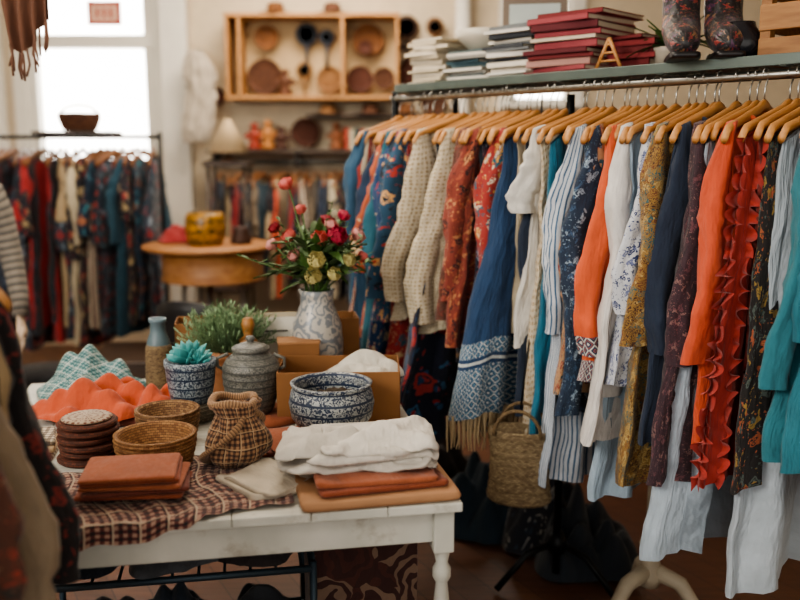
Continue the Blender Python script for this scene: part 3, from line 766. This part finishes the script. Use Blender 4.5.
for (x, y, z, mt, sz) in FL:
    d = Vector((x*1.6, y*2.0-.05, .15+z*.3)); p1 = Vector((x, y, z))
    m.tube([(x*.1, y*.1, -.12), (x*.3, y*.3, z*.3-.02), (x*.75, y*.75, z*.75), tuple(p1)], .003, 0, 6)
    bloom(m, p1-Vector((0, 0, .005)), d, sz, mt, .7)
for i in range(150):
    a = R.uniform(0, 2*pi); e = R.uniform(.1, 1.45); t = R.uniform(.1, 1); r0 = R.uniform(0, .05)
    d = (cos(a)*cos(e), sin(a)*cos(e), sin(e))
    p = (cos(a)*r0*1.2, sin(a)*r0*1.2, .0+.15*t)
    blade(m, p, d, R.uniform(.08, .17), R.uniform(.026, .048), R.uniform(.1, .6), R.choice([0, 0, 6]))
for i in range(30):
    a = R.uniform(0, 2*pi); e = R.uniform(.2, 1.4); L = R.uniform(.18, .28)
    d = Vector((cos(a)*cos(e), sin(a)*cos(e), sin(e))); p = Vector((0, 0, .02))
    m.tube([p, p+d*L*.6, p+d*L], .0015, 0, 4)
    for k in range(5): 
        b = R.uniform(0, 6.3); blade(m, p+d*L*(.55+.1*k), (cos(b), sin(b), .6), .034, .013, .2, 0, 3)
m.build('flower_bouquet', [LEAF, simple('petal_red', 'b03048', .5, 0, .3), simple('petal_yellow', 'd8cc8c', .5, 0, .2), simple('petal_coral', 'd86a62', .5, 0, .2),
        simple('petal_dark_red', '94202c', .5, 0, .3), simple('petal_pink', 'd8948c', .5, 0, .2), LEAF2], (VX, VY, ZT+.345))

m = MB(); SM = simple('blue_grey_metal', '3c4c58', .5, .5, .2)
for z in (.47, .15):
    for y in (-.22, .22): m.tube([(-.36, y, z), (.36, y, z)], .010, 0, 8)
    for x in (-.36, .36): m.tube([(x, -.22, z), (x, .22, z)], .010, 0, 8)
    for k in range(11): m.tube([(-.33+k*.066, -.22, z), (-.33+k*.066, .22, z)], .004, 0, 6)
for x in (-.36, .36):
    for y in (-.22, .22): m.tube([(x, y, 0), (x, y, .49)], .010, 0, 8)
m.build('metal_storage_shelf', [SM], (-.62, 2.33, 0), TR)
m = MB()
for k in range(3): m.mound((-.22+.22*k, -.02, 0), .30, .42, .14, k, k+2, .9, 9)
m.build('folded_clothes_pile', [F('solid', ['1c2a38']), F('solid', ['4a4f56']), F('solid', ['2a2426'])], (-.62, 2.33, .482), TR)
m = MB()
for k in range(3): m.mound((-.22+.22*k, -.02, 0), .30, .42, .2, k, k+7, .9, 9)
m.build('folded_clothes_pile', [F('solid', ['241e20']), F('solid', ['1c2a38']), F('solid', ['30343a'])], (-.62, 2.33, .162), TR)
m = MB(); m.box((0, 0, .26), (.3, .26, .52)); m.box((0, 0, .53), (.31, .27, .02), 1)
m.build('patterned_storage_box', [F('paisley', ['3a1814', '7c6250', '4a2018'], 7), simple('box_dark', '3c1a16', .7)], (-.12, 2.42, 0), TR, bevel=.006)

m = MB()
prof = [(.02, 0), (.095, .0), (.105, .01)]
for k in range(33):
    t = k/32; prof.append((.105-.008*sin(t*pi)-.006*t+.0035*abs(sin(t*pi*8)), .012+.225*t))
prof += [(.098, .245), (.088, .243), (.09, .05), (.001, .03)]
m.lathe(prof, mat=0, seg=44, sy=.62)
for y in (-.05, .05):
    m.tube([(.075*cos(a), y, .23+.085*sin(a)) for a in [k*pi/14 for k in range(15)]], .006, 1, 8)
m.build('straw_tote_bag', [wicker('straw', '9a8868', '6f5b42', 110), wicker('straw_handle', '8a7250', '5a4832', 200)], (.385, 2.74, .425), -.3)
m = MB(); hk = (.385, 2.74)
m.tube([(hk[0], hk[1], .735), (hk[0]+.03, hk[1]+.05, .95), RP(.905, -.02, 1.10), RP(.905, 0, 1.735)], .003, 0, 6)
m.build('hanging_cord', [BLACKM])
m = MB()
for k in range(5): m.mound((k*.24-.3, R.uniform(-.05, .05), 0), .4, .42, .32+.1*(k % 2), k, k*2.1, 1., 6)
m.build('fabric_pile', [F('solid', ['14202c']), F('floral', ['1f2430', '9a9690', '2a3a4c'], 16), F('solid', ['0f2c3c']), F('solid', ['241a1c']), F('solid', ['3c3c40'])], RP(1.15, .26, .0), ANG+pi/2+.1)
DW = wood('dark_wood', '2a1c14', '44301f')

# ---------------------------------------------------------------- background racks
BG = [F('floral', ['16243a', '24405c', '4c6078'], 12), F('solid', ['1c4c60']), F('solid', ['a81c20']), F('solid', ['a8926e']), F('floral', ['14161e', '6c2024', '2c3c50'], 14), F('floral', ['1c3040', '7f90a0', '8b1f20'], 13),
      F('solid', ['42586a']), F('floral', ['0c2c44', '2c8494', 'b06a40'], 13), F('solid', ['80705a']), F('floral', ['1a1a28', 'a8342c', 'b8a070'], 15), F('solid', ['22344e']), F('vstripe', ['c4b8a4', '5c3428'], 22), F('solid', ['c8481c']), F('solid', ['c4b698']), F('plaid', ['2c4450', '14202c', '8a2a24'], 14)]
def far_rack(name, cname, x0, x1, y, z, seq, L0, L1, step=.05, post=True):
    m = MB(); m.tube([(x0, y, z), (x1, y, z)], .014, 0, 10)
    if post:
        for x in (x0+.01, x1-.01):
            m.tube([(x, y, .03), (x, y, z+.03)], .014, 0, 10); m.tube([(x, y-.24, .02), (x, y+.24, .02)], .014, 0, 8)
        m.tube([(x0, y, .12), (x1, y, .12)], .01, 0, 8)
    else:
        for x in (x0+.02, x1-.02): m.tube([(x, y, z), (x, 6.99, z)], .012, 0, 8)
    m.build(name, [BLACKM])
    mb = MB(); x = x0+.06; k = 0; nm = len(BG)
    while x < x1-.04:
        mb.xf = Matrix.Translation((x, y, z)) @ Matrix.Rotation(pi/2+R.uniform(-.45, .25), 4, 'Z')
        c = seq[k % len(seq)]
        garment_geo(mb, L=R.uniform(L0, L1), wh=R.uniform(.22, .29), th=.028, sleeve='l' if R.random() < .6 else None, slen=R.uniform(.35, .6), mb_=c, ms=c, mh=nm, mm=nm+1, seed=k+100, n=22, rows=16, folds=4, amp=.018)
        x += step*R.uniform(.8, 1.3); k += 1
    mb.build(cname, BG+[wood('hanger_wood_dark', '6a4226', '8a5c34'), CHROME])
far_rack('clothing_rack', 'row_of_hanging_clothes', -2.95, -1.52, 5.75, 1.63, [4, 0, 5, 9, 4, 14, 1, 7, 0, 4, 5, 9, 4, 2, 2, 4, 3, 13, 5, 11, 9, 7, 14, 5, 9, 1, 7, 5, 4, 7], 1.1, 1.34, .046)
far_rack('wall_clothing_rail', 'row_of_hanging_clothes', -1.42, -.02, 6.6, 1.46, [9, 0, 3, 2, 5, 8, 13, 1, 12, 4, 3, 7, 2, 11, 8, 0, 13, 10], .8, 1.0, .05, False)
far_rack('clothing_rack', 'row_of_hanging_clothes', .25, 2.6, 5.6, 1.6, [0, 4, 2, 10, 1, 3, 9, 6], 1.0, 1.25, .06)

SW = wood('shelf_wood', '94683c', 'b98a58', 5, .6); m = MB()
x0, x1, z0, z1, Y0 = -1.27, -.02, 1.93, 2.52, 6.72
m.box(((x0+x1)/2, 6.98, (z0+z1)/2), (x1-x0, .02, z1-z0), 1)
for z in (z0, z1): m.box(((x0+x1)/2, 6.85, z), (x1-x0+.04, .26, .03))
for x in (x0, x0+.09, -.42, x1): m.box((x, 6.85, (z0+z1)/2), (.025, .26, z1-z0))
m.build('wooden_wall_shelf', [SW, simple('shelf_back', 'bda27c', .8)], bevel=.003)
m = MB(); m.box((-.72, 6.84, 1.535), (1.44, .30, .03)); 
for x in (-1.4, -.78, -.05): m.box((x, 6.86, 1.47), (.02, .24, .10))
m.box((-.25, 6.86, 1.80), (.9, .24, .02), 0)
m.build('dark_wall_shelf', [DW], bevel=.003)
def disc(name, x, z, r, mat, y=6.9, th=.03):
    m = MB(); m.lathe([(.001, 0), (r*.9, 0), (r, th), (r*.97, th+.006), (r*.85, .012), (r*.5, .016), (.001, .012)], seg=36)
    o = m.build(name, [mat], (x, y, z)); o.rotation_euler = (radians(90), 0, 0)
BRW = wicker('wicker_brown', '6c4228', '452515', 60); WB2 = wicker('wicker_b2', '9c6434', '5a3418', 60)
disc('woven_wall_tray', -1.02, 2.09, .135, BRW, 6.92); disc('woven_wall_tray', -.24, 2.36, .12, WB2, 6.92); disc('woven_wall_tray', -.26, 2.30, .05, WKD, 6.85)
disc('woven_wall_tray', -.72, 1.68, .11, WKD, 6.92); disc('woven_wall_tray', -.53, 2.07, .1, WK, 6.92)
disc('woven_wall_tray', -.3, 2.07, .10, WKD, 6.9); disc('woven_wall_tray', -1.0, 2.38, .09, WB2, 6.9); disc('woven_wall_tray', -.12, 2.08, .08, BRW, 6.9)
def mirror(name, x, z, r, mats, y=6.9):
    m = MB(); m.lathe([(.001, 0), (r, 0), (r+.008, .012), (r-.012, .018), (.001, .014)], (0, 0, 0), 0, 32)
    m.tube([(0, -r, .008), (0, -r-.08, .01), (0, -r-.17, .01)], [.014, .01, .016], 0, 10)
    m.lathe([(.001, .019), (r-.016, .019)], (0, 0, 0), 1, 32)
    o = m.build(name, mats, (x, y, z)); o.rotation_euler = (radians(90), 0, 0)
NV = simple('navy_enamel', '2c3440', .4); GLS = simple('mirror_grey', '8a9498', .15, .6)
mirror('hand_mirror', -.70, 2.40, .075, [NV, GLS]); mirror('hand_mirror', -.72, 2.14, .055, [simple('mirror_bronze', '7c5a34', .5), GLS], 6.9)
mirror('hand_mirror', -.55, 2.38, .05, [NV, GLS], 6.9)
mirror('hand_mirror', .05, 2.46, .08, [simple('mirror_brown', '4a3024', .5), GLS], 6.95)
def fig(name, x, z, h, mat, y=6.84):
    m = MB(); m.lathe([(.001, 0), (.05, 0), (.055, .02), (.03, .35*h), (.045, .5*h), (.05, .62*h), (.02, .72*h), (.018, .75*h), (.034, .84*h), (.034, .9*h), (.015, .98*h), (.001, h)], seg=20)
    for sg in (-1, 1): m.tube([(sg*.045, 0, .6*h), (sg*.075, 0, .48*h), (sg*.03, -.03, .4*h)], .011, 0, 8)
    m.build(name, [mat], (x, y, z))
for x, h, c in ((-1.10, .2, '9a3a28'), (-1.0, .22, 'b87c44'), (-.90, .17, '4c2c20'), (-.48, .2, '8a5434'), (.0, .2, '5a3a28')):
    fig('carved_figurine', x, 1.552, h, simple('fig_'+c, c, .6))
fig('carved_figurine', -.86, 1.947, .2, simple('fig_brown', '5c3620', .6))
m = MB()
for k, (w, c) in enumerate(((.035, 0), (.03, 1), (.04, 2), (.03, 0), (.035, 1), (.04, 2))): m.box((k*.038, 0, .08-.005*(k % 2)), (w, .14, .16-.01*(k % 2)), c)
m.build('row_of_books', [simple('bk1', '983c28', .7), simple('bk2', 'c0b69c', .7), simple('bk3', '3a4c4c', .7)], (-.40, 6.84, 1.551))
def hat(name, x, y, z, c, sc=.78):
    m = MB(); m.xf = Matrix.Scale(sc, 4); m.lathe([(.001, .01), (.09, .0), (.16, .0), (.175, .006), (.16, .008), (.09, .012), (.082, .05), (.075, .09), (.05, .105), (.001, .1)], seg=36)
    m.lathe([(.0845, .014), (.086, .016), (.083, .04), (.081, .042)], mat=1, seg=36, cap0=False, cap1=False)
    m.build(name, [c, simple('hat_band', '2a1a16', .7)], (x, y, z))
FELT = simple('felt_brown', '5b3a28', .9)
hat('straw_hat', -.54, 6.83, 1.812, WK); hat('felt_hat', -.22, 6.83, 1.812, FELT); hat('straw_hat', .04, 6.83, 1.812, WB2)
hat('straw_hat', -.92, 6.83, 2.537, WB2); hat('felt_hat', -.5, 6.83, 2.537, FELT)
m = MB()
for k in range(4): m.tube([(k*.13, 0, 0), (k*.13, -.05, .01)], .008, 0, 6)
m.box((.2, .01, 0), (.5, .012, .05)); m.build('wall_peg_rail', [DW], (.04, 6.98, 2.32))
disc('woven_wall_tray', .08, 2.12, .1, WKD, 6.93); mirror('hand_mirror', .26, 2.46, .06, [simple('mirror_brown2', '6c4a2c', .5), GLS], 6.93)
disc('woven_wall_tray', .28, 2.14, .09, WB2, 6.95); disc('woven_wall_tray', .26, 1.90, .1, BRW, 6.95)
disc('woven_wall_tray', .22, 1.62, .11, WB2, 6.95); disc('woven_wall_tray', -1.40, 1.95, .07, WKD, 6.95)

m = MB(); rings = []
for k in range(40):
    t = k/39; w_ = .05+.06*sin(pi*min(1, t*.9))+.015*sin(t*9)
    ring = []
    for i in range(48):
        a = 2*pi*i/48; r = w_*(1+.18*sin(9*a+t*2)+.25*noise.noise(Vector((cos(a)*3, sin(a)*3, t*9))))
        ring.append((r*cos(a)+.03*sin(t*4), r*sin(a)*.6, -.66*t))
    rings.append(ring)
m.loft(rings, 0); m.tube([(0, 0, 0), (0, .12, .03), (0, .26, .03)], .008, 1, 8)
m.build('gathered_lace_curtain', [F('solid', ['b8ac9a']), CHROME], (-1.50, 6.72, 2.26), .0)
m = MB(); m.lathe([(.02, .28), (.14, .06), (.138, .06), (.018, .28)], seg=36, cap0=False, cap1=False); m.tube([(0, 0, 0), (0, 0, .2)], .01, 1, 8); m.lathe([(.06, -.0), (.06, .012), (.01, .02)], mat=1, seg=20)
m.build('table_lamp', [simple('lampshade_linen', 'c8b08c', .9), simple('lamp_base', '5b3a24', .5)], (-1.16, 6.1, 1.471))
m = MB(); m.box((0, 0, 1.455), (.3, .3, .03)); 
for x in (-.12, .12):
    for y in (-.12, .12): m.tube([(x, y, 0), (x, y, 1.45)], .012, 0, 8)
m.box((0, 0, .6), (.26, .26, .02)); m.build('plant_stand', [DW], (-1.16, 6.1, 0))

TW2 = wood('counter_wood', '84552f', 'a8784a', 5, .5)
m = MB(); m.lathe([(.001, 0), (.37, 0), (.385, .008), (.385, .02), (.375, .028), (.001, .028)], (0, 0, .967), 0, 48)
m.lathe([(.30, .80), (.30, .965), (.285, .965), (.285, .80)], (.03, 0, 0), 0, 48, cap0=False, cap1=False)
m.lathe([(.001, .785), (.31, .785), (.31, .802), (.001, .802)], (.03, 0, 0), seg=40)
for a in (30, 150, 270):
    a = radians(a); m.tube([(.2*cos(a), .2*sin(a), .79), (.24*cos(a), .24*sin(a), 0)], .014, 1, 10)
m.tube([(0, 0, 0.02), (0, 0, .79)], .02, 1, 12)
m.build('round_display_table', [TW2, CHROME], (-1.15, 5.3, 0))
m = MB(); m.lathe([(.001, 0), (.09, 0), (.1, .01), (.12, .09), (.115, .16), (.105, .19), (.095, .19), (.105, .15), (.001, .04)], seg=40)
m.build('yellow_patterned_pot', [ceramic('yellow_glaze', 'c08818', '4c3a1c', 22)], (-1.15, 5.25, .996))
m = MB(); m.mound((0, 0, 0), .2, .16, .14, 0, 3, .8); m.build('folded_red_scarf', [F('solid', ['982020'])], (-1.36, 5.36, .996))
m = MB(); m.lathe([(.001, 0), (.06, 0), (.065, .02), (.045, .08), (.047, .1), (.035, .1), (.001, .04)], seg=28); m.build('dark_clay_jug', [simple('dark_clay', '3c2418', .6)], (-.95, 5.3, .996))

m = MB(); CH = simple('chair_black', '111216', .5)
m.slab((0, 0, .43), .44, .42, .04, 0, 0, 2, .0)
m.grid(lambda u, v: (.23*cos(pi*u), -.02+.23*sin(pi*u), .55+.30*v*(max(.02, sin(pi*u))**.4)), 24, 6, 0, .5, .3)
for x in (-.19, .19):
    m.tube([(x, -.18, .43), (x*1.05, -.2, 0)], .014, 1, 8); m.tube([(x, .17, .56), (x, .17, .43), (x*1.05, .2, 0)], .014, 1, 8)
m.tube([(0, .2, .44), (0, .215, .56)], .02, 1, 8)
m.build('tub_chair', [CH, BLACKM], (-.95, 4.3, 0), pi*.9, solid=.02)
m = MB(); m.lathe([(.001, 0), (.17, 0), (.18, .02), (.18, .36), (.17, .40), (.001, .41)], seg=32); m.build('dark_pouf', [F('solid', ['15181e'])], (-1.9, 4.6, 0))
m = MB(); m.box((0, 0, .22), (.6, .5, .44)); m.box((0, 0, .45), (.62, .52, .03)); m.build('dark_trunk', [DW], (-1.35, 4.75, 0), .1, bevel=.01)
m = MB(); m.lathe([(.001, 0), (.028, .0), (.03, .015), (.02, .06), (.024, .12), (.03, .2), (.014, .215), (.018, .235), (.022, .25), (.016, .27), (.001, .275)], seg=24); m.build('wooden_pepper_mill', [wood('mill_wood', '7a5028', 'a4743e')], (-.485, 2.78, ZT+.0))

m = MB(); cyl_basket(m, .1, .13, .1, rows=5); m.tube([(.12*cos(a), 0, .1+.06*sin(a)) for a in [k*pi/12 for k in range(13)]], .008, 0, 8)
m.build('wicker_basket', [BRW], (-2.03, 5.74, 1.668))
m = MB(); m.box((-2.05, 5.75, 1.655), (.5, .24, .02)); m.build('rack_top_board', [DW])
m = MB()
m.box((0, 0, 0), (.26, .012, .18)); m.box((0, -.008, 0), (.2, .004, .12), 1)
for k in range(3): m.box((-.05+.05*k, -.011, 0), (.02, .002, .07), 0)
for x in (-.1, .1): m.tube([(x, 0, .09), (x, 0, .47)], .003, 0, 6)
m.build('window_sign', [simple('sign_red', 'b8382e', .5), simple('sign_cream', 'e0b8a0', .6)], (-2.22, 6.94, 2.56))

def ell(cx, cy, cz, rx, ry, n=28): return [(cx+rx*cos(2*pi*k/n), cy+ry*sin(2*pi*k/n), cz) for k in range(n)]
m = MB()
m.loft([ell(0, 0, z, rx, ry) for z, rx, ry in ((.80, .185, .12), (.86, .19, .125), (.95, .17, .115), (1.05, .165, .11), (1.18, .185, .12), (1.28, .195, .118), (1.36, .2, .10), (1.41, .17, .085), (1.445, .10, .07), (1.46, .062, .058), (1.48, .058, .056))], 0)
for sg in (-1, 1):
    m.tube([(sg*.15, 0, 1.395), (sg*.2, 0, 1.36), (sg*.235, .0, 1.26), (sg*.26, .01, 1.12), (sg*.275, -.01, 1.02), (sg*.285, -.05, .90), (sg*.28, -.09, .80)], [.05, .062, .058, .052, .048, .042, .036], 0, 16)
    hp = Vector((sg*.28, -.09, .80))
    m.tube([hp, hp+Vector((0, -.01, -.03)), hp+Vector((0, -.02, -.07)), hp+Vector((0, -.025, -.10))], [.022, .024, .034, .03], 1, 12, True, .5)
    for k in range(4):
        b = hp+Vector((0, -.045+.017*k, -.095)); l = [.062, .074, .07, .052][k]
        m.tube([b, b+Vector((0, 0, -l*.5)), b+Vector((-sg*.012, 0, -l))], [.009, .0085, .006], 1, 8)
    b = hp+Vector((0, -.05, -.05)); m.tube([b, b+Vector((-sg*.006, -.022, -.025)), b+Vector((-sg*.012, -.028, -.055))], [.010, .009, .006], 1, 8)
m.loft([ell(0, y, z, rx, ry) for z, rx, ry, y in ((1.47, .05, .05, 0), (1.53, .048, .05, 0), (1.56, .052, .065, -.015), (1.60, .066, .085, -.015), (1.66, .076, .098, -.005), (1.71, .078, .1, 0), (1.76, .068, .088, 0), (1.79, .04, .05, 0), (1.80, .004, .004, 0))], 1)
m.tube([(0, -.10, 1.675), (0, -.122, 1.645), (0, -.105, 1.63)], [.007, .012, .007], 1, 8)
m.loft([ell(0, 0, z, rx, ry) for z, rx, ry in ((.82, .18, .12), (.6, .19, .13), (.3, .17, .12), (.26, .175, .125))], 2)
m.tube([(0, 0, .3), (0, 0, .02)], .015, 3, 10); m.lathe([(.001, 0), (.17, 0), (.17, .012), (.03, .025)], mat=3, seg=32)
m.build('mannequin_in_striped_sweater', [F('hstripe', ['7d766c', '464442', '938878'], 26), simple('mannequin_skin', 'd0b8a0', .5), F('solid', ['1a2028']), BLACKM], (-2.03, 3.95, 0), .5)

FX = -.94; FZ = 1.44
m = MB(); m.tube([(FX, .55, FZ), (FX, 1.72, FZ)], .014, 0, 12)
for y in (.57, 1.70):
    m.tube([(FX, y, .02), (FX, y, FZ+.01)], .014, 0, 12); m.tube([(FX-.24, y, .02), (FX+.24, y, .02)], .014, 0, 10)
m.build('clothing_rack', [BLACKM])
FG = [(1.60, 'black_embroidered_coat', F('floral', ['141216', '7c2620', '1e1a1e'], 18), dict(L=1.0, wh=.25)),
      (1.53, 'orange_trim_jacket', F('vstripe', ['101014', '101014', 'b06a24', '101014', 'a28a64'], 12), dict(L=.95, wh=.26)),
      (1.45, 'taupe_coat', F('solid', ['8c7a62']), dict(L=1.0, wh=.26)),
      (1.385, 'brown_paisley_dress', F('floral', ['5c3424', '8c6a50', '9c3a28', '3a3430'], 26), dict(L=1.05, wh=.35)),
      (1.30, 'rust_paisley_dress', F('floral', ['643a28', '9c5a3c', '7a6a50', '342a28'], 24), dict(L=1.0, wh=.35)),
      (1.15, 'dark_shawl', F('solid', ['2c1c1a']), dict(L=.9, wh=.28)), (1.0, 'brown_coat', F('solid', ['4c3428']), dict(L=.9, wh=.26)), (.85, 'grey_coat', F('solid', ['3c3c40']), dict(L=.9, wh=.26))]
for i, (y, nm, mt, kw) in enumerate(FG):
    m = MB(); garment_geo(m, sleeve='l', slen=.55, seed=i+70, th=.032, drift=0, **kw)
    m.build(nm, [mt, WOODT, CHROME], (FX, y, FZ), radians(R.uniform(-6, 6)))

m = MB(); BR = F('solid', ['6a4028'])
m.tube([(-.16, 0, .27), (.16, 0, .27)], .012, 1, 10)
for x in (-.13, .13): m.tube([(x, 0, .27), (x, 0, 1.19)], .004, 1, 6)
def sc(u, v):
    x = (u-.5)*.22*(1-.35*v)+.02*v; return (x, .02*sin(u*22+v*2)+.01*sin(v*6), .28-.36*v-.05*sin(u*5)*v)
m.grid(sc, 30, 20, 0, .25, .4); m.grid(lambda u, v: (sc(u, v)[0], sc(u, v)[1]+.025, sc(u, v)[2]+.01), 30, 20, 0, .25, .4)
for k in range(14):
    p = Vector(sc(k/13, 1)); m.tube([p, p+Vector((R.uniform(-.01, .01), 0, -.05)), p+Vector((R.uniform(-.012, .012), 0, -.09))], .004, 0, 5)
m.build('hanging_fringed_scarf', [BR, DW], (-1.27, 3.1, 2.00))

# ---------------------------------------------------------------- light
# hazy overcast sky, much brighter on the sun side (+Y, behind the back windows)
w = bpy.data.worlds.new('world'); bpy.context.scene.world = w; w.use_nodes = True
nt = w.node_tree; bg = nt.nodes['Background']; bg.inputs[0].default_value = (1.0, .95, .87, 1)
tc = nt.nodes.new('ShaderNodeTexCoord'); sx = nt.nodes.new('ShaderNodeSeparateXYZ'); nt.links.new(tc.outputs['Generated'], sx.inputs[0])
mr = nt.nodes.new('ShaderNodeMapRange'); mr.interpolation_type = 'SMOOTHSTEP'
mr.inputs['From Min'].default_value = .2; mr.inputs['From Max'].default_value = .85; mr.inputs['To Min'].default_value = 1.25; mr.inputs['To Max'].default_value = 11.0
nt.links.new(sx.outputs[1], mr.inputs['Value']); nt.links.new(mr.outputs[0], bg.inputs[1])
def area(name, loc, tgt, sx, sy, p, col=(1, 1, 1)):
    l = bpy.data.lights.new(name, 'AREA'); l.shape = 'RECTANGLE'; l.size = sx; l.size_y = sy; l.energy = p; l.color = col
    o = bpy.data.objects.new(name, l); bpy.context.scene.collection.objects.link(o); o.location = loc
    o.rotation_euler = (Vector(tgt)-Vector(loc)).to_track_quat('-Z', 'Y').to_euler()
area('shopfront_daylight', (-2.6, -.2, 2.8), (.4, 2.8, .9), 1.8, 1.4, 135, (1, .94, .85))
area('ceiling_fill_light', (-.6, 3.4, 3.15), (-.6, 3.6, 0), 1.4, 1.4, 42, (1, .88, .72))  # added warm fill under the ceiling, no actual fixture there
area('ceiling_fill_light', (-.6, 5.8, 3.15), (-.6, 6.2, 0), 1.2, .8, 55, (1, .86, .7))  # second added fill, brightens the back of the room
sc_ = bpy.context.scene
sc_.view_settings.view_transform = 'AgX'
try: sc_.view_settings.look = 'AgX - Medium High Contrast'
except Exception: pass
sc_.view_settings.exposure = .32
